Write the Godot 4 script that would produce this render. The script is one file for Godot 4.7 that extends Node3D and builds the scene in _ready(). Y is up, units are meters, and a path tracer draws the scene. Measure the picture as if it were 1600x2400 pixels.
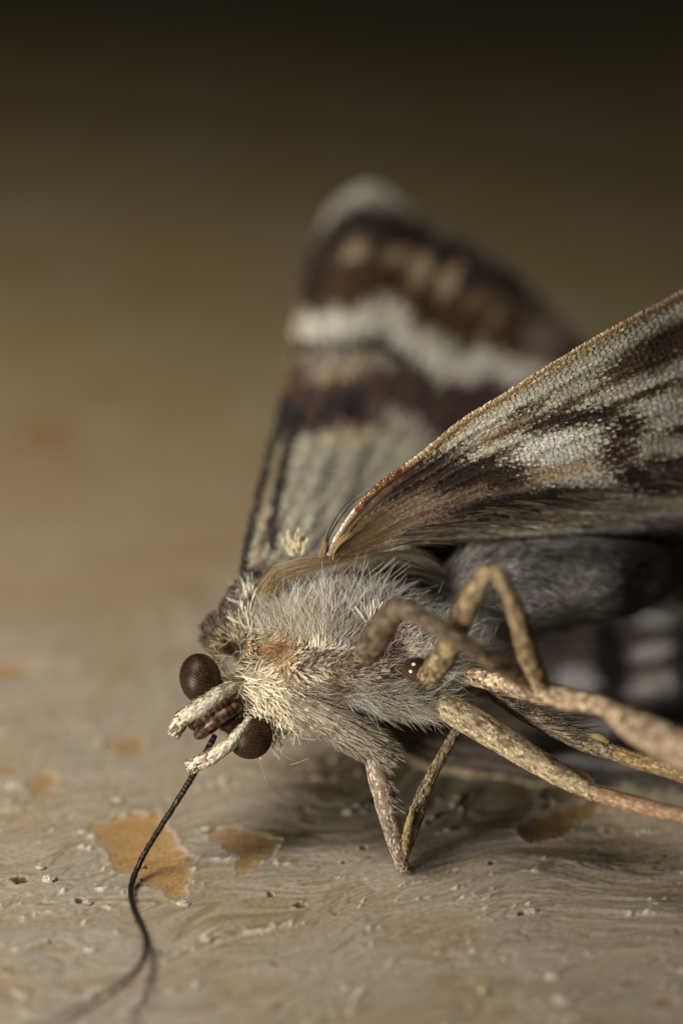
extends Node3D
# A dead moth on a weathered painted board, built at life size (1 unit = 1 metre); the builders below work in millimetres.

const TILT := 28.0          # degrees the lens looks down on the board
const REACH := 100.0        # mm from lens to the plane of sharpest focus
const HIGH := 8.8           # mm from the middle of the frame down to the board, in the plane of focus
const MM := 0.001

var X := Vector3.RIGHT
var U := Vector3(0, cos(deg_to_rad(TILT)), -sin(deg_to_rad(TILT)))
var N := Vector3(0, sin(deg_to_rad(TILT)), cos(deg_to_rad(TILT)))
var rng := RandomNumberGenerator.new()
var mats := {}


# ------------------------------------------------------------------ helpers
class MB:
	var v := PackedVector3Array()
	var n := PackedVector3Array()
	var c := PackedColorArray()
	var i := PackedInt32Array()

# a point of the moth: template coordinates (0.01 mm, x right, y down) at w mm in front of the plane of focus
func P(px: float, py: float, w := 0.0) -> Vector3:
	var k := (REACH - w) / REACH
	return X * ((px - 800.0) * 0.01 * k) + U * ((1200.0 - py) * 0.01 * k + HIGH) + N * w

func template(p: Vector3) -> Vector2:
	var q := p - U * HIGH
	var k := (REACH - q.dot(N)) / REACH
	return Vector2(800.0 + q.dot(X) * 100.0 / k, 1200.0 - q.dot(U) * 100.0 / k)

# the same for a point that lies on the board
func G(px: float, py: float) -> Vector3:
	var q := (1200.0 - py) * 0.01
	var s := sin(deg_to_rad(TILT))
	var c := cos(deg_to_rad(TILT))
	var p := P(px, py, -(q + HIGH) * c / (s - 0.01 * q * c))
	p.y = 0.0
	return p

func C(r: float, g: float, b: float) -> Color:
	return Color(r / 255.0, g / 255.0, b / 255.0)

func noise(sd: int, freq: float, oct := 3) -> FastNoiseLite:
	var f := FastNoiseLite.new()
	f.seed = sd
	f.noise_type = FastNoiseLite.TYPE_SIMPLEX_SMOOTH
	f.frequency = freq
	f.fractal_octaves = oct
	if oct <= 1:
		f.fractal_type = FastNoiseLite.FRACTAL_NONE
	return f

func mat(key: String, rough := 0.6, spec := 0.4, metal := 0.0, coat := 0.0) -> StandardMaterial3D:
	if not mats.has(key):
		var m := StandardMaterial3D.new()
		m.resource_name = key
		m.vertex_color_use_as_albedo = true
		m.vertex_color_is_srgb = true
		m.roughness = rough
		m.metallic_specular = spec
		m.metallic = metal
		m.cull_mode = BaseMaterial3D.CULL_DISABLED
		if coat > 0.0:
			m.clearcoat_enabled = true
			m.clearcoat = coat
			m.clearcoat_roughness = 0.15
		if key == "fur":       # hairs let light through
			m.backlight_enabled = true
			m.backlight = Color(0.4, 0.39, 0.36).linear_to_srgb()
		mats[key] = m
	return mats[key]

func normals(b: MB) -> void:
	var nn := PackedVector3Array()
	nn.resize(b.v.size())
	var k := 0
	while k < b.i.size():
		var a := b.i[k]
		var d := b.i[k + 1]
		var e := b.i[k + 2]
		var f := (b.v[e] - b.v[a]).cross(b.v[d] - b.v[a])
		nn[a] += f
		nn[d] += f
		nn[e] += f
		k += 3
	for j in nn.size():
		var l := nn[j].length()
		nn[j] = nn[j] / l if l > 1e-20 else Vector3.UP
	b.n = nn

# one MeshInstance3D under parent; b is in millimetres about the board's origin
func build(called: String, b: MB, m: Material, parent: Node3D = self, stuff := false) -> MeshInstance3D:
	if b.n.size() != b.v.size():
		normals(b)
	var at := Vector3.ZERO
	var up: Node = parent
	while up != self:
		at += (up as Node3D).position
		up = up.get_parent()
	var vv := PackedVector3Array()
	vv.resize(b.v.size())
	for j in b.v.size():
		vv[j] = b.v[j] * MM - at
	var arr := []
	arr.resize(Mesh.ARRAY_MAX)
	arr[Mesh.ARRAY_VERTEX] = vv
	arr[Mesh.ARRAY_NORMAL] = b.n
	arr[Mesh.ARRAY_COLOR] = b.c
	arr[Mesh.ARRAY_INDEX] = b.i
	var me := ArrayMesh.new()
	me.add_surface_from_arrays(Mesh.PRIMITIVE_TRIANGLES, arr)
	me.surface_set_material(0, m)
	var o := MeshInstance3D.new()
	o.name = called
	o.mesh = me
	parent.add_child(o, true)
	if stuff:
		o.set_meta("kind", "stuff")
	return o

func tag(o: Node, label: String, category := "", group := "") -> void:
	o.set_meta("label", label)
	if category:
		o.set_meta("category", category)
	if group:
		o.set_meta("group", group)

func curve(pts: Array, t: float) -> Vector3:      # Catmull-Rom through a list of Vector3
	var k := clampf(t, 0.0, 1.0) * (pts.size() - 1)
	var i := mini(int(k), pts.size() - 2)
	var f := k - i
	var p0: Vector3 = pts[maxi(i - 1, 0)]
	var p1: Vector3 = pts[i]
	var p2: Vector3 = pts[i + 1]
	var p3: Vector3 = pts[mini(i + 2, pts.size() - 1)]
	return 0.5 * (2.0 * p1 + (p2 - p0) * f + (2.0 * p0 - 5.0 * p1 + 4.0 * p2 - p3) * f * f + (3.0 * p1 - p0 - 3.0 * p2 + p3) * f * f * f)

func num(list: Array, t: float) -> float:
	var k := clampf(t, 0.0, 1.0) * (list.size() - 1)
	var i := mini(int(k), list.size() - 2)
	return lerpf(list[i], list[i + 1], k - i)

func frame(d: Vector3, guess: Vector3) -> Array:
	var a := guess - d * guess.dot(d)
	if a.length() < 1e-6:
		a = Vector3(0.3, 0.5, 0.8) - d * d.dot(Vector3(0.3, 0.5, 0.8))
	a = a.normalized()
	return [a, d.cross(a)]

# a tube along a curve; radii is a list of numbers along it; paint is a Callable(t, angle) -> Color
func tube(b: MB, pts: Array, radii: Array, rings: int, sides: int, paint: Callable, rough := 0.0, flat := 1.0, sd := 1) -> void:
	var f := noise(sd, 1.0, 2)
	var first := b.v.size()
	var guess := N
	for r in rings + 1:
		var t := float(r) / rings
		var p := curve(pts, t)
		var d := (curve(pts, minf(t + 0.01, 1.0)) - curve(pts, maxf(t - 0.01, 0.0))).normalized()
		var fr := frame(d, guess)
		guess = fr[0]
		var rad := num(radii, t)
		if r == 0 or r == rings:
			rad *= 0.25
		for s in sides:
			var an := TAU * s / sides
			var o: Vector3 = fr[0] * cos(an) * flat + fr[1] * sin(an)
			var q := p + o * rad
			if rough > 0.0:
				q += o * rough * f.get_noise_3dv(q * 4.0)
			b.v.append(q)
			b.c.append(paint.call(t, an))
	for r in rings:
		for s in sides:
			var a := first + r * sides + s
			var e := first + r * sides + (s + 1) % sides
			b.i.append_array([a, e, a + sides, e, e + sides, a + sides])
	b.i.append_array([first, first + 2, first + 1])
	for s in range(2, sides - 1):
		b.i.append_array([first, first + s + 1, first + s])
	var last := first + rings * sides
	for s in range(1, sides - 1):
		b.i.append_array([last, last + s, last + s + 1])

# one hair: three-sided, tapering to a point
func hair(b: MB, root: Vector3, d: Vector3, bend: Vector3, length: float, rad: float, c0: Color, c1: Color, seg := 4) -> void:
	var first := b.v.size()
	var p := root
	var dir := d.normalized()
	var fr := frame(dir, bend + Vector3(0.01, 0.02, 0.013))
	var e1: Vector3 = fr[0]
	var e2: Vector3 = fr[1]
	for s in seg:
		var t := float(s) / seg
		var r := rad * (1.0 - 0.75 * t * t)
		var col := c0.lerp(c1, t)
		for k in 3:
			var o := e1 * cos(TAU * k / 3.0) + e2 * sin(TAU * k / 3.0)
			b.v.append(p + o * r)
			b.n.append(o)
			b.c.append(col)
		p += dir * (length / seg)
		dir = (dir + bend / seg).normalized()
	b.v.append(p)
	b.n.append(dir)
	b.c.append(c1)
	for s in seg - 1:
		for k in 3:
			var a := first + s * 3 + k
			var e := first + s * 3 + (k + 1) % 3
			b.i.append_array([a, a + 3, e, e, a + 3, e + 3])
	for k in 3:
		b.i.append_array([first + (seg - 1) * 3 + k, first + seg * 3, first + (seg - 1) * 3 + (k + 1) % 3])

# a hair that follows a curve, moved sideways by off
func strand(b: MB, pts: Array, t0: float, t1: float, off0: Vector3, off1: Vector3, rad: float, c0: Color, c1: Color, seg := 8) -> void:
	var first := b.v.size()
	for s in seg + 1:
		var t := lerpf(t0, t1, float(s) / seg)
		var u := float(s) / seg
		var p := curve(pts, t) + off0.lerp(off1, u)
		var d := (curve(pts, minf(t + 0.02, 1.0)) - curve(pts, maxf(t - 0.02, 0.0))).normalized()
		var fr := frame(d, N)
		var r := rad * (1.0 - 0.9 * u * u)
		for k in 3:
			var o: Vector3 = fr[0] * cos(TAU * k / 3.0) + fr[1] * sin(TAU * k / 3.0)
			b.v.append(p + o * r)
			b.n.append(o)
			b.c.append(c0.lerp(c1, u))
	for s in seg:
		for k in 3:
			var a := first + s * 3 + k
			var e := first + s * 3 + (k + 1) % 3
			b.i.append_array([a, a + 3, e, e, a + 3, e + 3])

# one scale: a thin leaf-shaped flake lying along d on a surface with normal nr, its free end lifted
func flake(b: MB, root: Vector3, d: Vector3, nr: Vector3, length: float, wide: float, lift: float, col: Color) -> void:
	var dd := (d - nr * d.dot(nr)).normalized()
	var side := dd.cross(nr).normalized()
	var f := b.v.size()
	var mid := root + dd * length * 0.55 + nr * length * (lift * 0.7 + 0.03)
	var tip := root + dd * length + nr * length * lift
	b.v.append_array([root - side * wide * 0.22, root + side * wide * 0.22, mid - side * wide * 0.5, mid + side * wide * 0.5,
		tip - side * wide * 0.36 - dd * length * 0.07, tip + side * wide * 0.36 - dd * length * rng.randf_range(0.02, 0.14), mid + nr * wide * 0.07])
	var nn := (nr - dd * lift * 0.6).normalized()
	var nl := (nn - side * 0.25).normalized()
	var nq := (nn + side * 0.25).normalized()
	b.n.append_array([nl, nq, nl, nq, nl, nq, nn])
	var c2 := col.lightened(0.08)
	b.c.append_array([col, col, col, col, c2, c2, col])
	b.i.append_array([f, f + 6, f + 1, f, f + 2, f + 6, f + 1, f + 6, f + 3, f + 2, f + 4, f + 6, f + 4, f + 5, f + 6, f + 5, f + 3, f + 6])

func tint(c: Color, spread: float) -> Color:
	var k := 1.0 + rng.randf_range(-spread, spread)
	return Color(clampf(c.r * k, 0, 1), clampf(c.g * k, 0, 1), clampf(c.b * k, 0, 1))

func ball(b: MB, at: Vector3, ax: Vector3, ay: Vector3, az: Vector3, rings: int, sides: int, paint: Callable, rough := 0.0, sd := 1, freq := 1.0) -> void:
	var f := noise(sd, freq, 3)
	var first := b.v.size()
	for r in rings + 1:
		var la := PI * r / rings
		for s in sides:
			var lo := TAU * s / sides
			var o := Vector3(sin(la) * cos(lo), cos(la), sin(la) * sin(lo))
			var k := 1.0 + rough * f.get_noise_3dv(o * 2.0)
			b.v.append(at + (ax * o.x + ay * o.y + az * o.z) * k)
			b.c.append(paint.call(o))
	for r in rings:
		for s in sides:
			var a := first + r * sides + s
			var e := first + r * sides + (s + 1) % sides
			b.i.append_array([a, a + sides, e, e, a + sides, e + sides])

# ------------------------------------------------------------------ painted patterns of the wings, in template coordinates
func E(x: float, y: float, rx: float, ry: float, deg: float, col: Color, soft := 0.35) -> Dictionary:
	return {"x": x, "y": y, "rx": rx, "ry": ry, "c": cos(deg_to_rad(-deg)), "s": sin(deg_to_rad(-deg)), "col": col, "soft": soft}

func B(line: Array, half: float, col: Color, soft := 0.5) -> Dictionary:
	var lo := Vector2(1e9, 1e9)
	var hi := -lo
	for q: Vector2 in line:
		lo = lo.min(q)
		hi = hi.max(q)
	return {"line": line, "half": half, "col": col, "soft": soft, "lo": lo - Vector2(half, half) * 1.6, "hi": hi + Vector2(half, half) * 1.6}

func painted(marks: Array, base: Color, q: Vector2) -> Color:
	var col := base
	for m: Dictionary in marks:
		var d := 9.0
		if m.has("line"):
			var lo: Vector2 = m.lo
			var hi: Vector2 = m.hi
			if q.x < lo.x or q.y < lo.y or q.x > hi.x or q.y > hi.y:
				continue
			var line: Array = m.line
			for k in line.size() - 1:
				var near := Geometry2D.get_closest_point_to_segment(q, line[k], line[k + 1])
				d = minf(d, near.distance_to(q) / m.half)
		else:
			var dx: float = q.x - m.x
			var dy: float = q.y - m.y
			var a: float = (dx * m.c + dy * m.s) / m.rx
			var e: float = (-dx * m.s + dy * m.c) / m.ry
			d = sqrt(a * a + e * e)
		var soft: float = m.soft
		var k2 := 1.0 - smoothstep(1.0 - soft, 1.0 + soft * 0.5, d)
		if k2 > 0.0:
			col = col.lerp(m.col, k2)
	return col

# A wing: a membrane 0.04 mm thick between its leading and trailing edge, with raised veins, covered by rows of scales.
func wing(parent: Node3D, called: String, lead: Array, trail: Array, margin: Array, ns: int, nt: int, marks: Array, base: Color, opt: Dictionary) -> MeshInstance3D:
	var sd: int = opt.get("seed", 1)
	var fs := noise(sd, 1.0, 3)
	var fw := noise(sd + 7, 0.35, 2)
	var veins: Array = opt.get("veins", [0.02, 0.12, 0.22, 0.33, 0.45, 0.57, 0.7, 0.84])
	var m0: Vector3 = margin[0]
	var m1: Vector3 = margin[margin.size() - 1]
	var pts := PackedVector3Array()
	var cols := PackedColorArray()
	var belly: float = opt.get("belly", 0.5)
	var dark_vein: float = opt.get("dark_vein", 0.12)
	for i in ns + 1:
		var s := float(i) / ns
		var a := curve(lead, s)
		var z := curve(trail, s)
		for j in nt + 1:
			var t := float(j) / nt
			var p := a.lerp(z, t) + (curve(margin, t) - m0.lerp(m1, t)) * s * s * s
			var v := 0.0
			for k: float in veins:
				v = maxf(v, 1.0 - absf(t - k) * 26.0)
			v = maxf(v, 0.0)
			p += N * (sin(t * PI) * belly * sin(minf(s * 1.3, 1.0) * PI * 0.5) + v * v * 0.05 + 0.10 * fw.get_noise_2d(s * 9.0, t * 4.0) * s)
			pts.append(p)
			var q := template(p)
			# scales run along the veins: the edges of the marks fray along s
			var fray := fs.get_noise_2d(s * 5.0, t * 42.0) * 1.0 + fs.get_noise_2d(s * 30.0 + 40.0, t * 60.0) * 0.5
			var along := template(curve(lead, minf(s + 0.02, 1.0)).lerp(curve(trail, minf(s + 0.02, 1.0)), t)) - template(a.lerp(z, t))
			q += along.normalized() * fray * float(opt.get("fray", 28.0))
			q += Vector2(rng.randf_range(-1, 1), rng.randf_range(-1, 1)) * float(opt.get("jitter", 3.0))
			var col := painted(marks, base, q)
			col = col.darkened(clampf(fs.get_noise_2d(s * 16.0, t * 14.0 + 60.0) * float(opt.get("mottle", 0.0)), 0, 0.8))
			col = col.darkened(v * dark_vein)
			var g := 1.0 + 0.10 * fs.get_noise_2d(s * 12.0 + 9.0, t * 90.0) + 0.08 * fs.get_noise_2d(s * 60.0, t * 50.0)
			cols.append(Color(clampf(col.r * g, 0, 1), clampf(col.g * g, 0, 1), clampf(col.b * g, 0, 1)))
	var w1 := nt + 1
	var b := MB.new()
	b.v = pts.duplicate()
	b.c = cols.duplicate()
	for i in ns:
		for j in nt:
			var a := i * w1 + j
			b.i.append_array([a, a + 1, a + w1, a + 1, a + w1 + 1, a + w1])
	normals(b)
	var up := b.n.duplicate()
	var flip := 1.0 if up[up.size() / 2].dot(N) > 0.0 else -1.0
	for k in up.size():
		up[k] *= flip
	# back face and rim
	var cnt := pts.size()
	for k in cnt:
		b.v.append(pts[k] - up[k] * 0.04)
		b.c.append(cols[k].darkened(0.1))
	for i in ns:
		for j in nt:
			var a := cnt + i * w1 + j
			b.i.append_array([a, a + w1, a + 1, a + 1, a + w1, a + w1 + 1])
	for i in ns:
		for j: int in [0, nt]:
			var a := i * w1 + j
			b.i.append_array([a, a + w1, a + cnt, a + w1, a + w1 + cnt, a + cnt])
	for j in nt:
		var a := ns * w1 + j
		b.i.append_array([a, a + 1, a + cnt, a + 1, a + 1 + cnt, a + cnt])
	b.n = PackedVector3Array()
	var o := build(called, b, mat("wing", 0.62, 0.3), parent)
	# scales, row after row
	var step: int = opt.get("every", 1)
	if step > 0:
		var sc := MB.new()
		var s_to: float = opt.get("scales_to", 1.0)
		var size: float = opt.get("scale", 0.13)
		var rows: int = opt.get("rows", 1)
		var loose := 0.5 if rows == 1 else 0.5
		var stray: float = opt.get("stray", 0.0)
		for i in int(ns * s_to):
			for j in nt:
				if (i + j) % step or i % rows:
					continue
				var k := i * w1 + j
				var ni := mini(i + 1, ns) * w1 + j
				var d := (pts[ni] - pts[k])
				var room := (pts[k + 1] - pts[k]).length() * step
				if room < 0.012 and rng.randf() > room / 0.012:
					continue
				var jit := (pts[k + 1] - pts[k]) * rng.randf_range(-0.5, 0.5) + d * rng.randf_range(-loose, loose)
				flake(sc, pts[k] + jit + up[k] * 0.004, d + (pts[k + 1] - pts[k]).normalized() * d.length() * rng.randf_range(-0.35, 0.35), up[k], size * rng.randf_range(0.75, 1.25), size * rng.randf_range(0.38, 0.6), rng.randf_range(0.03, 0.2), tint(cols[k] if stray <= 0.0 else cols[mini(ns, maxi(0, i + int(rng.randfn(0.0, stray)))) * w1 + clampi(j + int(rng.randfn(0.0, stray * 0.35)), 0, nt)], 0.14))
		build("wing_scales", sc, mat("wing_scales", 0.5, 0.45), o, true)
	return o

# ------------------------------------------------------------------ the board
func patch_shapes() -> Array:
	return [
		{"poly": [205, 1940, 270, 1915, 370, 1903, 402, 1950, 420, 1985, 452, 2010, 447, 2060, 428, 2112, 402, 2108, 345, 2070, 312, 2047, 262, 2042, 252, 2000], "col": C(190, 154, 108), "label": "largest bare orange patch, crossed by the black antenna"},
		{"poly": [466, 1947, 560, 1936, 655, 1966, 652, 1990, 605, 2032, 548, 2056, 562, 2014, 522, 1984], "col": C(190, 158, 114), "label": "bare orange patch with a pale tongue of paint inside it"},
		{"poly": [240, 1742, 285, 1722, 335, 1722, 338, 1758, 280, 1776], "col": C(176, 148, 110), "label": ""},
		{"poly": [50, 1840, 95, 1815, 140, 1812, 128, 1842, 82, 1872], "col": C(176, 148, 110), "label": ""},
		{"poly": [-60, 1548, 60, 1555, 82, 1570, 40, 1592, -60, 1592], "col": C(176, 148, 110), "label": ""},
		{"poly": [-40, 1790, 46, 1798, 40, 1812, -40, 1815], "col": C(176, 142, 98), "label": ""},
		{"poly": [1200, 1940, 1300, 1895, 1420, 1862, 1400, 1900, 1330, 1955, 1240, 1978], "col": C(140, 116, 84), "label": ""},
		{"poly": [1520, 2352, 1560, 2338, 1592, 2344, 1570, 2362, 1536, 2366], "col": C(172, 146, 108), "label": ""},
		{"poly": [30, 1000, 130, 985, 230, 1020, 190, 1065, 60, 1050], "col": C(166, 138, 100), "label": ""},
		{"poly": [-80, 225, 60, 240, 90, 280, -80, 300], "col": C(166, 138, 100), "label": ""},
	]

func board() -> void:
	var xs := PackedFloat32Array()
	var zs := PackedFloat32Array()
	var right := [0.0]
	var d := 0.036
	while right[-1] < 160.0:
		if right[-1] > 8.6:
			d *= 1.07
		right.append(right[-1] + d)
	for k in range(right.size() - 1, 0, -1):
		xs.append(-right[k])
	for k in right.size():
		xs.append(right[k])
	var back := [-5.0]
	d = 0.05
	while back[-1] > -170.0:
		d *= 1.022
		back.append(back[-1] - d)
	for k in range(back.size() - 1, 0, -1):
		zs.append(back[k])
	var z := -5.0
	d = 0.05
	while z < 110.0:
		zs.append(z)
		if z > 7.6:
			d *= 1.1
		z += d
	var n_ridge := noise(11, 1.0, 2)
	var n_fine := noise(12, 1.0, 3)
	var n_warp := noise(13, 0.11, 2)
	var n_patch := noise(14, 1.0, 2)
	var n_grain := noise(15, 5.5, 2)
	var n_crust := noise(16, 1.0, 3)
	var n_tone := noise(17, 0.16, 3)
	var polys := []
	for s: Dictionary in patch_shapes():
		var pg := PackedVector2Array()
		var list: Array = s.poly
		var lo := Vector2(1e9, 1e9)
		var hi := -lo
		for k in list.size() / 2:
			var g := G(list[k * 2], list[k * 2 + 1])
			var q := Vector2(g.x, g.z)
			pg.append(q)
			lo = lo.min(q)
			hi = hi.max(q)
		polys.append({"pg": pg, "lo": lo - Vector2(0.4, 0.4), "hi": hi + Vector2(0.4, 0.4), "col": s.col, "label": s.label})
	var pits := []
	for q: Array in [[702, 2122, 0.16], [645, 2262, 0.13], [632, 2096, 0.09], [45, 2066, 0.22], [186, 2112, 0.12], [787, 2142, 0.08], [1222, 2140, 0.10], [118, 2207, 0.08], [850, 1990, 0.10], [805, 2020, 0.08], [1152, 2022, 0.09], [270, 1885, 0.1]]:
		var g := G(q[0], q[1])
		pits.append(Vector3(g.x, g.z, q[2]))
	var nx := xs.size()
	var nz := zs.size()
	var b := MB.new()
	var which := PackedInt32Array()
	which.resize(nx * nz)
	b.v.resize(nx * nz)
	b.c.resize(nx * nz)
	var ca := cos(deg_to_rad(20.0))
	var sa := sin(deg_to_rad(20.0))
	var taupe := C(173, 162, 145)
	var mauve := C(172, 162, 152)
	var tan_ := C(166, 148, 121)
	var crustc := C(214, 207, 194)
	for iz in nz:
		var zz := zs[iz]
		var near := zz > -14.0 and zz < 9.0
		for ix in nx:
			var xx := xs[ix]
			var at := iz * nx + ix
			var wx := n_warp.get_noise_2d(xx, zz) * 2.0
			var wz := n_warp.get_noise_2d(xx + 90.0, zz - 40.0) * 1.7
			var al := xx * ca - zz * sa + wx
			var ac := xx * sa + zz * ca + wz
			var n1 := n_ridge.get_noise_2d(al * 0.16, ac * 0.62)
			var n2 := n_fine.get_noise_2d(al * 0.45, ac * 2.1)
			var h := 0.05 * n1 + 0.020 * n2
			var vein := ac * 0.55 + n1 * 2.0 + n2 * 0.4
			vein = absf(vein - floorf(vein) - 0.5) * 2.0
			var tone := n_tone.get_noise_2d(xx + wx, zz * 1.3)
			var col := taupe.lerp(mauve, clampf(0.5 + n2 * 1.3 + n1 * 0.6, 0, 1)).lerp(tan_, clampf(tone * 1.6 - n1 * 0.5 + 0.15, 0, 1) * 0.75)
			col = col.lerp(C(198, 190, 176), (1.0 - smoothstep(0.0, 0.35, absf(vein - 0.55))) * 0.36).lerp(C(146, 124, 94), smoothstep(0.7, 1.0, vein) * 0.5)
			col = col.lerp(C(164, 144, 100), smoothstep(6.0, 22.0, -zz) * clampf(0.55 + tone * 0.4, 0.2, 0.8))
			if near and absf(xx) < 10.0:
				var gr := n_grain.get_noise_2d(xx, zz)
				h += 0.005 * gr
				var f := ac * 0.95 + n1 * 2.4 + n2 * 0.28
				f = absf(f - floorf(f) - 0.5) * 2.0
				var crest := 1.0 - smoothstep(0.0, 0.5, absf(f - 0.42))
				f += absf(gr) * 0.10
				h += 0.010 * crest
				col = col.lerp(C(206, 198, 184), crest * 0.11)
				var mask := smoothstep(-0.3, 0.25, n_patch.get_noise_2d(xx * 0.5 + 30.0, zz * 0.4))
				var line := (1.0 - smoothstep(0.0, 0.13, f)) * mask
				h -= 0.013 * line
				col = col.darkened(line * 0.20)
				var cr := smoothstep(0.25, 0.40, n_crust.get_noise_2d(al * 0.55, ac * 2.0)) * smoothstep(0.02, 0.4, n_patch.get_noise_2d(xx * 0.33, zz * 0.3) + 0.12)
				var lump := n_crust.get_noise_2d(xx * 2.6 + 70.0, zz * 2.2)
				cr *= smoothstep(-0.1, 0.25, lump)
				h += cr * (0.05 + 0.05 * lump)
				col = col.lerp(crustc, cr * 0.75)
				col = col.darkened(clampf(-gr, 0, 1) * 0.16).lightened(clampf(gr, 0, 1) * 0.06)
				for p: Vector3 in pits:
					var dx := (xx - p.x) / p.z
					var dz := (zz - p.y) / (p.z * 0.9)
					var dd := sqrt(dx * dx + dz * dz) + gr * 0.5
					if dd < 1.6:
						var kk := 1.0 - smoothstep(0.5, 1.0, dd)
						h -= 0.07 * kk
						h += 0.02 * (1.0 - smoothstep(0.0, 0.45, absf(dd - 1.1)))
						col = col.lerp(C(86, 56, 34), kk * 0.9)
						col = col.lerp(crustc, 0.25 * (1.0 - smoothstep(0.0, 0.4, absf(dd - 1.15))))
			var q := Vector2(xx, zz)
			for k in polys.size():
				var pl: Dictionary = polys[k]
				var lo: Vector2 = pl.lo
				var hi: Vector2 = pl.hi
				if xx < lo.x or xx > hi.x or zz < lo.y or zz > hi.y:
					continue
				var q2 := q + Vector2(n_crust.get_noise_2d(xx * 2.0, zz * 2.0), n_crust.get_noise_2d(xx * 2.0 + 50.0, zz * 2.0)) * 0.13 + Vector2(n_grain.get_noise_2d(xx * 0.5, zz * 0.5), n_grain.get_noise_2d(xx * 0.5 + 9.0, zz * 0.5)) * 0.06
				if Geometry2D.is_point_in_polygon(q2, pl.pg):
					which[at] = k + 1
					var wood := n_fine.get_noise_2d(al * 0.7 + 20.0, ac * 3.0)
					var sp := n_grain.get_noise_2d(xx * 1.6, zz * 1.6)
					var inn := 9.0
					var pgi: PackedVector2Array = pl.pg
					for e in pgi.size():
						inn = minf(inn, Geometry2D.get_closest_point_to_segment(q2, pgi[e], pgi[(e + 1) % pgi.size()]).distance_to(q2))
					var full := smoothstep(0.0, 0.22, inn + 0.10 * sp + 0.12 * wood)
					h = h * 0.6 - 0.045 * (0.4 + 0.6 * full) + 0.010 * sp + 0.010 * wood
					var pc: Color = pl.col
					col = col.lerp(pc.lerp(C(170, 132, 86), clampf(0.35 + wood * 1.4, 0, 1) * 0.5).darkened(clampf(-sp, 0, 1) * 0.3).lightened(clampf(sp, 0, 1) * 0.08), 0.45 + 0.55 * full)
				else:
					# a lip of paint, lifted and paler along the broken edge
					var edge := 9.0
					var pg: PackedVector2Array = pl.pg
					for e in pg.size():
						edge = minf(edge, Geometry2D.get_closest_point_to_segment(q2, pg[e], pg[(e + 1) % pg.size()]).distance_to(q2))
					var lip := 1.0 - smoothstep(0.0, 0.16, edge)
					h += 0.012 * lip
					col = col.lerp(crustc, lip * 0.2)
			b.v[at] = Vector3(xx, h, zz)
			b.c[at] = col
	# the paint, and each bare patch as a piece of its own
	var pieces := [MB.new()]
	var maps := [{}]
	for k in polys.size():
		pieces.append(MB.new())
		maps.append({})
	for iz in nz - 1:
		for ix in nx - 1:
			var a := iz * nx + ix
			var k := which[a]
			if k and not (which[a + 1] == k and which[a + nx] == k and which[a + nx + 1] == k):
				k = 0
			var p: MB = pieces[k]
			p.i.append_array([a, a + 1, a + nx, a + 1, a + nx + 1, a + nx])
	var all := MB.new()
	all.v = b.v
	all.i = b.i
	for p: MB in pieces:
		all.i.append_array(p.i)
	normals(all)
	var main: MB = pieces[0]
	main.v = b.v
	main.c = b.c
	main.n = all.n
	var o := build("painted_board_ground", main, mat("old_paint", 0.55, 0.4))
	o.set_meta("kind", "structure")
	tag(o, "weathered greyish brown painted board with wavy ridges and flaked spots")
	for k in range(1, pieces.size()):
		var p: MB = pieces[k]
		var map := {}
		var idx := PackedInt32Array()
		for a in p.i:
			if not map.has(a):
				map[a] = p.v.size()
				p.v.append(b.v[a])
				p.c.append(b.c[a])
				p.n.append(all.n[a])
			idx.append(map[a])
		p.i = idx
		if p.i.size():
			var piece := build("bare_patch", p, mat("bare_wood", 0.8, 0.3), o)
			if polys[k - 1].label:
				piece.set_meta("label", polys[k - 1].label)

# ------------------------------------------------------------------ the moth's body: one skin round ellipsoids that flow into each other
var blobs := []

func blob(px: float, py: float, w: float, a: float, bb: float, c: float, deg := 0.0, blend := 0.35) -> void:
	var p := P(px, py, w) - U * HIGH
	blobs.append({"p": Vector3(p.dot(X), p.dot(U), p.dot(N)), "c": cos(deg_to_rad(deg)), "s": sin(deg_to_rad(deg)), "r": Vector3(a, bb, c), "k": blend})

func field(p: Vector3) -> float:
	var d := 1e3
	for e: Dictionary in blobs:
		var q: Vector3 = p - e.p
		var r: Vector3 = e.r
		if absf(q.x) > 4.5:
			continue
		var l := Vector3(q.x * e.c + q.y * e.s, -q.x * e.s + q.y * e.c, q.z)
		var k0 := (l / r).length()
		var k1 := (l / (r * r)).length()
		var s := k0 * (k0 - 1.0) / maxf(k1, 1e-6)
		var k: float = e.k
		var hh := maxf(k - absf(d - s), 0.0) / k
		d = minf(d, s) - hh * hh * k * 0.25
	return d

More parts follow.
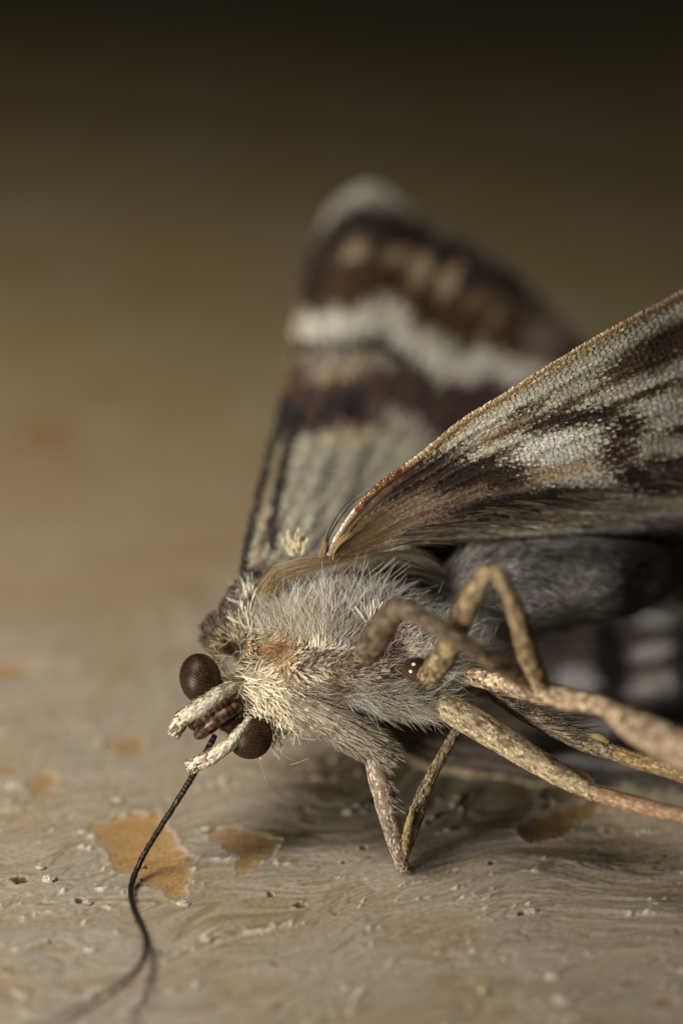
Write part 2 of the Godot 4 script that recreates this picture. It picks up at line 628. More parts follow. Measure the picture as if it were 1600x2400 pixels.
func body_skin() -> MB:
	var lo := Vector3(1e9, 1e9, 1e9)
	var hi := -lo
	for e: Dictionary in blobs:
		var m: float = maxf(e.r.x, maxf(e.r.y, e.r.z))
		lo = lo.min(e.p - Vector3(m, minf(m, 2.2), m))
		hi = hi.max(e.p + Vector3(m, minf(m, 2.2), m))
	var cell := 0.13
	lo -= Vector3.ONE * cell * 2.0
	var nx := int((hi.x - lo.x) / cell) + 3
	var ny := int((hi.y - lo.y) / cell) + 3
	var nz := int((hi.z - lo.z) / cell) + 3
	var f := PackedFloat32Array()
	f.resize(nx * ny * nz)
	# coarse pass first: only cells near the skin are worth the full grid
	var st := 4
	for z in range(0, nz, st):
		for y in range(0, ny, st):
			for x in range(0, nx, st):
				var mid := field(lo + Vector3(x + 1.5, y + 1.5, z + 1.5) * cell)
				var far := absf(mid) > cell * 5.0
				for z2 in range(z, mini(z + st, nz)):
					for y2 in range(y, mini(y + st, ny)):
						for x2 in range(x, mini(x + st, nx)):
							f[(z2 * ny + y2) * nx + x2] = mid if far else field(lo + Vector3(x2, y2, z2) * cell)
	var b := MB.new()
	var id := PackedInt32Array()
	id.resize(nx * ny * nz)
	id.fill(-1)
	for z in nz - 1:
		for y in ny - 1:
			for x in nx - 1:
				var at := (z * ny + y) * nx + x
				var inside := 0
				for k in 8:
					if f[at + (k & 1) + ((k >> 1) & 1) * nx + (k >> 2) * nx * ny] < 0.0:
						inside += 1
				if inside == 0 or inside == 8:
					continue
				var sum := Vector3.ZERO
				var cnt := 0
				for k in 8:
					var va := f[at + (k & 1) + ((k >> 1) & 1) * nx + (k >> 2) * nx * ny]
					for ax in 3:
						if k & (1 << ax):
							continue
						var k2 := k | (1 << ax)
						var vb := f[at + (k2 & 1) + ((k2 >> 1) & 1) * nx + (k2 >> 2) * nx * ny]
						if (va < 0.0) == (vb < 0.0):
							continue
						var t := va / (va - vb)
						var p := Vector3(k & 1, (k >> 1) & 1, k >> 2)
						p[ax] += t
						sum += p
						cnt += 1
				var q := lo + (Vector3(x, y, z) + sum / cnt) * cell
				id[at] = b.v.size()
				b.v.append(X * q.x + U * (q.y + HIGH) + N * q.z)
	for z in range(1, nz - 1):
		for y in range(1, ny - 1):
			for x in range(1, nx - 1):
				var at := (z * ny + y) * nx + x
				var va := f[at] < 0.0
				for ax in 3:
					var stp: int = [1, nx, nx * ny][ax]
					var vb := f[at + stp] < 0.0
					if va == vb:
						continue
					var s1: int = [nx, nx * ny, 1][ax]
					var s2: int = [nx * ny, 1, nx][ax]
					var q := [id[at], id[at - s1], id[at - s1 - s2], id[at - s2]]
					if q.min() < 0:
						continue
					if va:
						b.i.append_array([q[0], q[2], q[1], q[0], q[3], q[2]])
					else:
						b.i.append_array([q[0], q[1], q[2], q[0], q[2], q[3]])
	normals(b)
	return b

# coat of the body: where, length (mm), direction in degrees (0 right, 90 up in the template), lift, colour, share of dark hairs
var coat := []

func groom(x: float, y: float, length: float, deg: float, lift: float, col: Color, dark := 0.1) -> void:
	coat.append([Vector2(x, y), length, Vector2(cos(deg_to_rad(deg)), sin(deg_to_rad(deg))), lift, col, dark])

func groomed(q: Vector2) -> Array:
	var tw := 0.0
	var le := 0.0
	var di := Vector2.ZERO
	var li := 0.0
	var r := 0.0
	var g := 0.0
	var bl := 0.0
	var dk := 0.0
	for c: Array in coat:
		var d: float = q.distance_squared_to(c[0]) + 60.0
		var w := 1e6 / (d * d)
		tw += w
		le += c[1] * w
		di += c[2] * w
		li += c[3] * w
		r += c[4].r * w
		g += c[4].g * w
		bl += c[4].b * w
		dk += c[5] * w
	return [le / tw, di.normalized(), li / tw, Color(r / tw, g / tw, bl / tw), dk / tw]

func leg(parent: Node3D, pts: Array, radii: Array, ca: Color, cb: Color, density: float, size: float, sd: int, label := "") -> MeshInstance3D:
	var b := MB.new()
	var f := noise(sd, 1.0, 3)
	var paint := func(t: float, an: float) -> Color:
		return ca.lerp(cb, clampf(0.4 + 1.0 * f.get_noise_2d(t * 12.0, an * 0.7), 0, 1)).darkened(0.1)
	tube(b, pts, radii, 60, 14, paint, 0.02, 1.0, sd)
	var o := build("leg", b, mat("leg", 0.5, 0.5), parent)
	if label:
		o.set_meta("label", label)
	leg_scales(o, pts, radii, ca, cb, density, size, sd)
	return o

func leg_scales(o: Node3D, pts: Array, radii: Array, ca: Color, cb: Color, density: float, size: float, sd: int, lift := 0.10) -> void:
	var f := noise(sd, 1.0, 3)
	var sc := MB.new()
	var length := 0.0
	for k in 40:
		length += curve(pts, k / 40.0).distance_to(curve(pts, (k + 1) / 40.0))
	var mean := num(radii, 0.5)
	size *= 0.55
	var count := int(length * TAU * mean * density * 2.6)
	for k in count:
		var t := rng.randf()
		if rng.randf() > num(radii, t) / (mean * 1.6):
			continue
		var p := curve(pts, t)
		var d := (curve(pts, minf(t + 0.02, 1.0)) - curve(pts, maxf(t - 0.02, 0.0))).normalized()
		var an := rng.randf() * TAU
		var fr := frame(d, N)
		var nr: Vector3 = fr[0] * cos(an) + fr[1] * sin(an)
		var mix := clampf(0.36 + 1.3 * f.get_noise_2d(t * length * 2.6, an * 1.6) + rng.randf_range(-0.3, 0.3), 0, 1)
		var sz := size * rng.randf_range(0.7, 1.3)
		flake(sc, p + nr * num(radii, t) * 0.97, d + fr[1] * rng.randf_range(-0.3, 0.3), nr, sz, sz * 0.42, lift * rng.randf_range(0.4, 1.6), tint(ca.lerp(cb, mix), 0.14))
	build("leg_scales", sc, mat("leg_scales", 0.45, 0.5), o, true)

func fringe(b: MB, pts: Array, radii: Array, t0: float, t1: float, dirs: Callable, count: int, length: float, rad: float, c0: Color, c1: Color) -> void:
	for k in count:
		var t := rng.randf_range(t0, t1)
		var an := rng.randf() * TAU
		var d := (curve(pts, minf(t + 0.02, 1.0)) - curve(pts, maxf(t - 0.02, 0.0))).normalized()
		var fr := frame(d, N)
		var nr: Vector3 = fr[0] * cos(an) + fr[1] * sin(an)
		var l := length * rng.randf_range(0.6, 1.2)
		var c: Color = tint(c0.lerp(c1, rng.randf()), 0.15)
		hair(b, curve(pts, t) + nr * num(radii, t) * 0.95, dirs.call(d, nr), (d + nr * rng.randf_range(-0.4, 0.2)) * 0.5, l, rad, c.darkened(0.15), c, 4)

func lock(b: MB, pts: Array, count: int, spread0: float, spread1: float, rad: float, c0: Color, c1: Color, lo := 0.0, hi := 1.0) -> void:
	for k in count:
		var a := Vector3(rng.randf_range(-1, 1), rng.randf_range(-1, 1), rng.randf_range(-1, 1))
		var t0 := rng.randf_range(0.0, 0.35) * (hi - lo) + lo
		var t1 := hi - rng.randf_range(0.0, 0.3) * (hi - lo)
		var c := tint(c0.lerp(c1, rng.randf()), 0.14)
		strand(b, pts, t0, t1, a * spread0, (a + Vector3(rng.randf_range(-0.3, 0.3), rng.randf_range(-0.3, 0.3), rng.randf_range(-0.3, 0.3))) * spread1, rad * rng.randf_range(0.8, 1.2), c.darkened(0.1), c, 8)

func lamp(called: String, aim: Vector3, towards: Vector3, far: float, energy: float, cone: float, size: float) -> void:
	var from := aim + towards.normalized() * far
	var l := SpotLight3D.new()
	l.name = called
	l.position = from * MM
	l.basis = Basis.looking_at(aim - from, Vector3.UP)
	l.light_color = Color(1.0, 0.958, 0.89)
	l.light_energy = energy
	l.light_size = size
	l.spot_range = 1.0
	l.spot_attenuation = 2.0
	l.spot_angle = cone
	l.spot_angle_attenuation = 1.0
	l.shadow_enabled = true
	add_child(l)

func _ready() -> void:
	rng.seed = 20240611
	# camera: a 100 mm macro lens, 0.1 m from the moth
	var look := CameraAttributesPhysical.new()
	look.frustum_focal_length = 100.0
	look.frustum_focus_distance = REACH * MM
	look.frustum_near = 0.01
	look.frustum_far = 2.0
	look.exposure_aperture = 18.0
	var cam := Camera3D.new()
	cam.name = "camera"
	cam.attributes = look
	cam.transform = Transform3D(Basis(X, U, N), (U * HIGH + N * REACH) * MM)
	add_child(cam)
	cam.current = true
	# surroundings: a dim night, no sky
	var env := Environment.new()
	env.background_mode = Environment.BG_COLOR
	env.background_color = Color(0.018, 0.0172, 0.0135).linear_to_srgb()
	env.tonemap_mode = Environment.TONE_MAPPER_LINEAR
	env.tonemap_exposure = 1.0
	env.sdfgi_enabled = true
	env.ssao_enabled = true
	env.ssil_enabled = true
	var we := WorldEnvironment.new()
	we.name = "surroundings"
	we.environment = env
	add_child(we)
	# two lamps outside the picture: a torch held high to the left, and a weaker one low beside the lens
	lamp("torch", Vector3(-21.0, 0.0, -3.5), Vector3(-0.14, 0.985, 0.06), 71.0, 0.0053, 32.5, 0.018)
	lamp("low_lamp", Vector3(-2.0, 6.0, 0.0), Vector3(-0.72, 0.06, 0.66), 150.0, 0.032, 9.0, 0.014)

	board()

	# ---------------------------------------------------------------- the moth
	var moth := Node3D.new()
	moth.name = "moth"
	moth.position = Vector3(1.3, 0.0, -1.0) * MM
	add_child(moth)
	tag(moth, "dead moth with furry pale belly and patterned wings lying on painted board", "moth")

	# body
	blob(800, 1510, -1.7, 2.6, 1.68, 2.0, -6)
	blob(1010, 1545, -1.3, 1.25, 0.95, 1.3, -10)
	blob(650, 1590, -1.1, 0.9, 0.75, 0.8, 0)
	blob(552, 1652, -0.85, 0.62, 0.72, 0.72, 20, 0.3)
	blob(592, 1420, -2.0, 0.52, 0.95, 1.0, -28)
	blob(528, 1490, -1.7, 0.42, 0.42, 0.6, -28)
	blob(790, 1562, 0.1, 1.35, 0.34, 0.45, 2, 0.2)
	blob(880, 1632, -0.1, 1.45, 0.42, 0.5, -6, 0.25)
	blob(760, 1625, -0.4, 0.9, 0.5, 0.5, -12, 0.25)
	blob(1150, 1392, -2.2, 1.3, 1.05, 1.0, -4, 0.8)
	blob(1300, 1366, -2.9, 1.4, 1.1, 1.0, 4, 1.2)
	blob(1450, 1345, -3.8, 1.3, 0.95, 0.9, 4, 1.2)
	var skin := body_skin()
	var cream := C(255, 244, 216)
	var white := C(254, 247, 230)
	var grey := C(186, 180, 172)
	var dark := C(48, 40, 38)
	groom(560, 1400, 0.30, 112, 0.35, dark, 0.5)
	groom(585, 1345, 0.30, 100, 0.3, dark, 0.5)
	groom(520, 1450, 0.30, 125, 0.45, C(58, 48, 44), 0.5)
	groom(500, 1490, 0.30, 140, 0.4, C(62, 50, 46), 0.5)
	groom(530, 1505, 0.30, 160, 0.4, C(150, 134, 96), 0.3)
	groom(590, 1372, 0.3, 105, 0.3, dark, 0.5)
	groom(556, 1440, 0.3, 118, 0.4, dark, 0.5)
	groom(540, 1468, 0.3, 125, 0.4, C(64, 54, 48), 0.5)
	groom(604, 1330, 0.3, 90, 0.3, dark, 0.5)
	groom(588, 1475, 0.5, 115, 0.35, C(176, 164, 138), 0.2)
	groom(605, 1420, 0.62, 108, 0.38, cream, 0.03)
	groom(640, 1370, 0.6, 65, 0.35, C(206, 184, 148), 0.05)
	groom(620, 1480, 0.5, 140, 0.35, cream, 0.04)
	groom(690, 1420, 0.55, 75, 0.35, white, 0.05)
	groom(740, 1365, 0.65, 42, 0.35, white, 0.1)
	groom(680, 1480, 0.45, 100, 0.35, cream, 0.08)
	groom(780, 1430, 0.7, 80, 0.4, white, 0.12)
	groom(860, 1380, 0.8, 40, 0.35, white, 0.12)
	groom(870, 1450, 0.75, 82, 0.4, white, 0.2)
	groom(950, 1380, 0.6, 15, 0.3, C(176, 164, 152), 0.2)
	groom(1020, 1390, 0.5, -15, 0.3, C(176, 166, 158), 0.2)
	groom(800, 1500, 0.35, 60, 0.25, C(176, 168, 156), 0.25)
	groom(890, 1515, 0.28, 40, 0.2, C(132, 114, 110), 0.5)
	groom(850, 1525, 0.3, 30, 0.2, C(140, 122, 114), 0.5)
	groom(770, 1590, 0.45, -4, 0.2, C(140, 112, 84), 0.8)
	groom(790, 1610, 0.4, -10, 0.2, C(120, 96, 74), 0.8)
	groom(640, 1450, 0.4, 130, 0.3, C(206, 200, 186), 0.25)
	groom(730, 1500, 0.4, 110, 0.3, cream, 0.1)
	groom(600, 1510, 0.35, -20, 0.3, C(182, 148, 96), 0.3)
	groom(640, 1528, 0.4, -15, 0.35, C(196, 124, 52), 0.4)
	groom(660, 1550, 0.4, -25, 0.4, C(204, 172, 124), 0.25)
	groom(720, 1550, 0.4, 8, 0.22, C(150, 124, 96), 0.8)
	groom(800, 1558, 0.42, 6, 0.2, C(144, 120, 96), 0.9)
	groom(880, 1555, 0.42, 12, 0.2, C(164, 142, 116), 0.7)
	groom(960, 1580, 0.5, 0, 0.25, C(196, 184, 162), 0.15)
	groom(720, 1600, 0.5, -10, 0.3, C(206, 192, 164), 0.25)
	groom(800, 1600, 0.6, -8, 0.25, C(196, 184, 160), 0.25)
	groom(820, 1640, 0.45, -18, 0.12, C(208, 206, 196), 0.05)
	groom(900, 1630, 0.75, -14, 0.28, C(204, 194, 174), 0.22)
	groom(980, 1630, 0.75, -18, 0.3, C(212, 204, 190), 0.2)
	groom(850, 1680, 0.65, -35, 0.3, C(200, 194, 180), 0.15)
	groom(940, 1690, 0.7, -32, 0.35, white, 0.1)
	groom(1000, 1490, 0.7, 30, 0.35, white, 0.15)
	groom(1070, 1540, 0.7, 8, 0.35, white, 0.12)
	groom(1040, 1430, 0.6, 20, 0.3, C(170, 162, 156), 0.25)
	groom(1110, 1490, 0.7, 15, 0.4, C(206, 202, 196), 0.1)
	groom(1090, 1590, 0.7, -20, 0.35, C(186, 176, 160), 0.25)
	groom(590, 1580, 0.4, -60, 0.35, C(216, 200, 164), 0.1)
	groom(640, 1600, 0.5, -30, 0.35, C(232, 222, 198), 0.05)
	groom(610, 1640, 0.45, -35, 0.35, C(226, 212, 182), 0.08)
	groom(660, 1640, 0.55, -18, 0.35, C(236, 228, 208), 0.05)
	groom(690, 1670, 0.5, -40, 0.35, C(228, 218, 200), 0.08)
	groom(620, 1680, 0.4, -60, 0.35, C(206, 192, 168), 0.15)
	groom(545, 1570, 0.22, -70, 0.3, C(138, 118, 92), 0.4)
	groom(545, 1620, 0.2, -120, 0.2, C(190, 174, 148), 0.2)
	groom(545, 1680, 0.16, -150, 0.15, C(92, 66, 46), 0.6)
	groom(1180, 1340, 0.4, -12, 0.25, C(232, 230, 228), 0.5)
	groom(1250, 1420, 0.4, -18, 0.25, C(232, 230, 228), 0.5)
	groom(1350, 1350, 0.4, -12, 0.25, C(232, 230, 228), 0.5)
	groom(1500, 1380, 0.4, -12, 0.25, C(76, 72, 68), 0.5)
	var spots := noise(31, 1.0, 2)
	for v in skin.v:
		var g := groomed(template(v))
		var c: Color = g[3]
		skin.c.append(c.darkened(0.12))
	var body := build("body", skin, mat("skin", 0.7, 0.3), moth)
	var fur := MB.new()
	var flakes := MB.new()
	var tri := 0
	var owed := 0.0
	while tri < skin.i.size():
		var a := skin.v[skin.i[tri]]
		var b2 := skin.v[skin.i[tri + 1]]
		var c2 := skin.v[skin.i[tri + 2]]
		var nr := (skin.n[skin.i[tri]] + skin.n[skin.i[tri + 1]] + skin.n[skin.i[tri + 2]]).normalized()
		tri += 3
		var facing := nr.dot(N)
		var q0 := template(a)
		var dens := 900.0 if facing > -0.35 else 120.0
		if q0.x > 1130.0:
			dens *= 0.7
		owed += (b2 - a).cross(c2 - a).length() * 0.5 * dens
		while owed > 1.0:
			owed -= 1.0
			var u1 := rng.randf()
			var u2 := rng.randf()
			if u1 + u2 > 1.0:
				u1 = 1.0 - u1
				u2 = 1.0 - u2
			var p := a + (b2 - a) * u1 + (c2 - a) * u2
			var q := template(p)
			var g := groomed(q)
			var patchy := spots.get_noise_2d(q.x * 0.035, q.y * 0.05)
			var di: Vector2 = g[1]
			var clump := spots.get_noise_2d(q.x * 0.16 + 300.0, q.y * 0.16)
			var wild := rng.randfn(0.0, 0.2) + patchy * 0.8 + clump * 1.1
			di = di.rotated(wild)
			var comb := X * di.x + U * di.y
			comb = comb - nr * comb.dot(nr)
			if comb.length() < 0.05:
				comb = frame(nr, N)[0]
			comb = comb.normalized()
			var col: Color = (g[3] as Color).lightened(0.18 if (g[3] as Color).v > 0.6 else 0.0)
			if rng.randf() < g[4] * clampf(0.6 + patchy * 2.6, 0.0, 2.0):
				col = col.lerp(C(70, 56, 46), rng.randf_range(0.5, 0.95))
			col = tint(col, 0.13)
			var shade := spots.get_noise_2d(q.x * 0.11, q.y * 0.13 + 500.0)
			col = col.darkened(clampf(-shade * 0.5, 0, 0.3)).lightened(clampf(shade * 0.5, 0, 0.3))
			var l: float = g[0] * rng.randf_range(0.6, 1.25)
			var li: float = g[2] * rng.randf_range(0.3, 1.1)
			var scaly := (q.x < 590.0 and q.y < 1530.0) or (q.y > 1520.0 and q.y < 1600.0 and q.x > 670.0 and q.x < 930.0)
			if q.x > 860.0 and q.x < 960.0 and q.y > 1460.0 and q.y < 1560.0:
				scaly = true
			if scaly and rng.randf() < 0.75:
				flake(flakes, p, comb, nr, l * (1.0 if q.x < 590.0 else 0.7), rng.randf_range(0.03, 0.06), li * (1.4 if q.x < 590.0 else 0.8), col)
			else:
				hair(fur, p - nr * 0.02, comb + nr * li, comb * 0.5 - nr * li * 0.9 + Vector3(rng.randf_range(-0.2, 0.2), rng.randf_range(-0.2, 0.2), rng.randf_range(-0.2, 0.2)), l * (1.12 + clump * 0.8), rng.randf_range(0.0045, 0.0085), col.darkened(0.03), col.lightened(0.15), 5)
	build("fur", fur, mat("fur", 0.45, 0.45), body, true)
	build("body_scales", flakes, mat("leg_scales"), body, true)

	# ruff of flat white scales behind the face, and long single bristles
	var ruff := MB.new()
	for k in 2400:
		var q := Vector2(640 + rng.randfn(0, 38), 1630 + rng.randfn(0, 34))
		var p := P(q.x, q.y, 0.0 - absf(rng.randfn(0, 0.18)) - pow((q.y - 1625.0) / 100.0, 2) * 0.5)
		var an := deg_to_rad(-22.0 + (q.y - 1630.0) * -0.5 + rng.randfn(0, 34))
		var d := X * cos(an) + U * sin(an) + N * rng.randf_range(-0.1, 0.45)
		flake(ruff, p, d, (N + U * 0.3 + X * rng.randf_range(-0.3, 0.3)).normalized(), rng.randf_range(0.22, 0.46), rng.randf_range(0.014, 0.036), rng.randf_range(0.0, 0.18), tint(C(230, 218, 190), 0.2))
	build("head_ruff", ruff, mat("leg_scales"), body, true)
	var wisps := MB.new()
	for k in 420:
		var q := Vector2(620 + rng.randfn(0, 55), 1610 + rng.randfn(0, 55))
		var an := deg_to_rad(rng.randf_range(-70, 40))
		hair(wisps, P(q.x, q.y, -0.3), X * cos(an) + U * sin(an) + N * rng.randf_range(0.0, 0.8), Vector3(rng.randf_range(-1.2, 1.2), rng.randf_range(-1.2, 1.2), -0.6), rng.randf_range(0.4, 0.9), 0.006, C(220, 208, 180), C(240, 234, 216), 5)
	for k in 260:      # the tangle of orange hairs on the neck
		var q := Vector2(640 + rng.randfn(0, 30), 1535 + rng.randfn(0, 14))
		var an := deg_to_rad(rng.randf_range(-60, 25))
		hair(wisps, P(q.x, q.y, -0.35), X * cos(an) + U * sin(an) + N * rng.randf_range(0.0, 0.5), Vector3(rng.randf_range(-0.6, 0.6), rng.randf_range(-0.6, 0.6), 0), rng.randf_range(0.25, 0.55), 0.007, C(138, 84, 36), tint(C(206, 146, 74), 0.18), 4)
	for k in 60:       # fine hairs over the rim of the upper eye
		var q := Vector2(rng.randf_range(505, 545), 0)
		q.y = 1530 + (q.x - 505) * 1.6 + rng.randf_range(-12, 12)
		var an := deg_to_rad(rng.randf_range(95, 200))
		hair(wisps, P(q.x, q.y, -0.15), X * cos(an) + U * sin(an) + N * rng.randf_range(0.1, 0.6), Vector3(0, 0.3, 0), rng.randf_range(0.15, 0.3), 0.008, C(150, 132, 106), C(206, 194, 168), 3)
	for k in 800:
		var q := Vector2(rng.randf_range(600, 1080), rng.randf_range(1370, 1680))
		var g := groomed(q)
		var di: Vector2 = (g[1] as Vector2).rotated(rng.randfn(0.0, 0.35))
		var hit := P(q.x, q.y, 1.2)
		for step in 60:
			if field(Vector3(hit.dot(X), (hit - U * HIGH).dot(U), (hit - U * HIGH).dot(N))) < 0.02:
				break
			hit -= N * 0.06
		var c: Color = (g[3] as Color).lightened(0.35)
		hair(wisps, hit, X * di.x + U * di.y + N * rng.randf_range(0.1, 0.4), X * rng.randf_range(-0.4, 0.7) + U * rng.randf_range(-0.7, 0.3) - N * 0.6, float(g[0]) * rng.randf_range(1.0, 1.6), 0.005, c, c.lightened(0.2), 6)
	build("neck_hairs", wisps, mat("fur"), body, true)

	# golden lock from collar to wing root, pale tuft arching over the flank
	var locks := MB.new()
	lock(locks, [P(618, 1392, -0.6), P(650, 1352, -0.5), P(700, 1330, -0.45), P(760, 1318, -0.5), P(830, 1310, -0.7)], 200, 0.2, 0.10, 0.007, C(192, 166, 128), C(230, 210, 176))
	lock(locks, [P(600, 1410, -1.0), P(625, 1365, -1.0), P(680, 1335, -1.0), P(750, 1320, -1.0)], 160, 0.16, 0.12, 0.007, C(150, 122, 88), C(190, 164, 124))
	build("shoulder_lock", locks, mat("fur"), body, true)
	var tuft := MB.new()
	lock(tuft, [P(790, 1352, -1.0), P(850, 1320, -0.9), P(920, 1306, -1.2), P(990, 1325, -1.5), P(1045, 1375, -1.8)], 520, 0.17, 0.24, 0.007, C(206, 194, 166), C(222, 212, 190))
	lock(tuft, [P(900, 1360, -1.2), P(960, 1350, -1.3), P(1030, 1375, -1.6), P(1070, 1420, -1.8)], 380, 0.2, 0.2, 0.007, C(160, 148, 138), C(196, 186, 176))
	build("flank_tuft", tuft, mat("fur"), body, true)

	# eyes
	for e: Array in [[470, 1591, -0.25, 0.49, 0.60, 0.55, 12.0], [586, 1727, -0.22, 0.53, 0.52, 0.5, 20.0]]:
		var eb := MB.new()
		var en := noise(41, 9.0, 2)
		var ca := cos(deg_to_rad(e[6]))
		var sa := sin(deg_to_rad(e[6]))
		var ex := (X * ca + U * sa) * float(e[3])
		var ey := (U * ca - X * sa) * float(e[4])
		var ez := N * float(e[5])
		ball(eb, P(e[0], e[1], e[2]), ex, ey, ez, 90, 140, func(o: Vector3) -> Color: return C(38, 29, 24).lerp(C(80, 57, 40), clampf(0.35 + 1.2 * en.get_noise_3dv(o) + 0.45 * o.x * 0.6, 0, 1)))
		# facets: rows of shallow domes
		normals(eb)
		for k in eb.v.size():
			var r := k / 140
			var s := k % 140
			eb.v[k] += eb.n[k] * 0.005 * sin(r * PI * 0.5) * cos((s + 2 * (r % 2)) * PI * 0.5)
		eb.n = PackedVector3Array()
		build("compound_eye", eb, mat("eye", 0.42, 0.4), moth)

	# coiled tongue between the palps
	var coil := MB.new()
	var cn := noise(43, 1.0, 3)
	var ax1 := (X * -0.83 + U * -0.55).normalized()
	var ax2 := (N * 0.95 + U * 0.2 + X * 0.1).normalized()
	var across := ax1.cross(ax2).normalized()
	var mid := P(508, 1676, -0.15)
	for side: float in [-1.0, 1.0]:
		var path := []
		for k in 60:
			var t := k / 59.0
			var an := -0.9 + t * TAU * 2.9
			var r := 0.58 * (1.0 - 0.72 * t)
			path.append(mid + ax1 * cos(an) * r + ax2 * sin(an) * r * 0.85 + across * side * 0.13 * (1.0 - 0.3 * t))
		var first := coil.v.size()
		tube(coil, path, [0.15, 0.16, 0.14, 0.11, 0.08], 300, 12, func(t: float, an: float) -> Color: return C(122, 92, 66).lerp(C(38, 27, 21), clampf(0.62 + 1.5 * cn.get_noise_2d(t * 34.0, an * 1.3) + 0.25 * sin(t * 420.0), 0, 1)), 0.03, 1.0, 5)
	build("proboscis", coil, mat("tongue", 0.4, 0.5), moth)

	# palps: white, scaly, with a brush of dark scales at the end
	for pp: Array in [
		[[P(548, 1606, -0.05), P(520, 1626, 0.15), P(480, 1652, 0.3), P(440, 1675, 0.3), P(428, 1688, 0.25), P(418, 1704, 0.2)], [0.14, 0.19, 0.18, 0.15, 0.10, 0.04]],
		[[P(588, 1682, -0.05), P(566, 1712, 0.1), P(538, 1742, 0.2), P(505, 1768, 0.2), P(478, 1782, 0.1), P(462, 1790, 0.05)], [0.09, 0.11, 0.13, 0.13, 0.11, 0.06]]]:
		var pb := MB.new()
		tube(pb, pp[0], pp[1], 40, 12, func(t: float, an: float) -> Color: return C(210, 198, 170).darkened(t * 0.3), 0.05, 1.0, 6)
		var palp := build("labial_palp", pb, mat("leg"), moth)
		var sc := MB.new()
		for k in 3600:
			var t := pow(rng.randf(), 0.85)
			var d := (curve(pp[0], minf(t + 0.03, 1.0)) - curve(pp[0], maxf(t - 0.03, 0.0))).normalized()
			var fr := frame(d, N)
			var an := rng.randf() * TAU
			var nr: Vector3 = fr[0] * cos(an) + fr[1] * sin(an)
			var up := nr.dot(U)
			var c := C(230, 222, 200)
			if t > 0.45 and (up > 0.75 or rng.randf() < (t - 0.45) * 1.1):
				c = C(112, 94, 70)
			if up > 0.62 and rng.randf() < 0.6:
				c = c.lerp(C(130, 110, 80), 0.7)
			var sz := rng.randf_range(0.13, 0.22) * (1.0 + 0.3 * t * t)
			flake(sc, curve(pp[0], t) + nr * num(pp[1], t) * 0.95, d + nr * 0.2 + fr[1] * rng.randf_range(-0.3, 0.3), nr, sz, sz * 0.26, 0.05 + 0.2 * rng.randf() + 0.55 * maxf(0.0, t - 0.5) * rng.randf(), tint(c, 0.2))
		var fz := MB.new()
		fringe(fz, pp[0], pp[1], 0.05, 1.0, func(d: Vector3, nr: Vector3) -> Vector3: return d + nr * rng.randf_range(0.1, 0.8), 420, 0.2, 0.006, C(240, 232, 212), C(170, 150, 116))
		build("palp_fur", fz, mat("fur"), palp, true)
		build("palp_scales", sc, mat("leg_scales"), palp, true)

	# antenna: ringed, running down to the board and up again towards the lens
	var ab := MB.new()
	var apts := [P(505, 1722, -0.35), P(462, 1800, -0.25), P(430, 1855, -0.25), P(398, 1905, -0.3), P(345, 1990, -0.3), P(316, 2050, 0.0), P(307, 2095, 0.7), P(318, 2140, 1.5), P(338, 2180, 2.2), P(345, 2215, 2.9), P(330, 2262, 3.9), P(285, 2308, 5.2), P(215, 2352, 6.8), P(140, 2392, 8.4), P(60, 2425, 9.6)]
	tube(ab, apts, [0.075, 0.074, 0.072, 0.07, 0.07, 0.07, 0.068, 0.066, 0.06, 0.052], 420, 10, func(t: float, an: float) -> Color: return C(34, 29, 25).lerp(C(100, 90, 76), (0.85 if sin(t * 560.0) > 0.55 else 0.0) * clampf(1.0 - t * 1.6, 0, 1)), 0.018, 1.0, 8)
	build("antenna", ab, mat("antenna", 0.4, 0.5), moth)

	# glossy brown joint of the middle leg
	var jb := MB.new()
	ball(jb, P(977, 1569, 0.55), X * 0.36, U * 0.30, N * 0.34, 24, 36, func(o: Vector3) -> Color: return C(52, 36, 26).lerp(C(92, 66, 46), clampf(0.4 - o.y * 0.5, 0, 1)))
	build("leg_joint", jb, mat("joint", 0.12, 0.6, 0.0, 0.6), moth)

	# legs
	var pale := C(198, 184, 152)
	var brown := C(98, 80, 62)
	var f1 := [P(660, 1625, -0.5), P(720, 1660, -0.2), P(790, 1700, 0.05), P(850, 1735, 0.1), P(893, 1772, 0.1)]
	var r1 := [0.3, 0.42, 0.42, 0.34, 0.2]
	var fl := leg(moth, f1, r1, C(212, 200, 182), C(112, 96, 84), 260.0, 0.26, 51, "foreleg bent to a sharp V, furry thigh, tip on the board")
	var fh := MB.new()
	fringe(fh, f1, r1, 0.05, 1.0, func(d: Vector3, nr: Vector3) -> Vector3: return d + nr * 0.35, 1500, 0.5, 0.010, C(224, 216, 200), C(180, 166, 148))
	fringe(fh, f1, r1, 0.7, 1.0, func(d: Vector3, nr: Vector3) -> Vector3: return d * 0.8 + X * 0.5 + nr * 0.3, 420, 0.6, 0.011, C(232, 224, 206), C(206, 192, 164))
	build("leg_fur", fh, mat("fur"), fl, true)
	var f2 := [P(876, 1755, 0.1), P(888, 1820, 0.12), P(905, 1890, 0.15), P(925, 1965, -0.15), P(940, 2018, -0.5), P(944, 2032, -0.6)]
	var r2 := [0.26, 0.27, 0.25, 0.21, 0.16, 0.1]
	var tb := MB.new()
	tube(tb, f2, r2, 50, 14, func(t: float, an: float) -> Color: return C(128, 112, 96), 0.04, 1.0, 52)
	var shin := build("shin", tb, mat("leg"), fl)
	leg_scales(fl, f2, r2, C(206, 192, 176), C(120, 100, 88), 420.0, 0.15, 53)
	var fh2 := MB.new()
	fringe(fh2, f2, r2, 0.0, 0.45, func(d: Vector3, nr: Vector3) -> Vector3: return d * 0.5 + X * 0.9 + N * 0.2, 130, 0.26, 0.008, C(214, 206, 192), C(180, 168, 150))
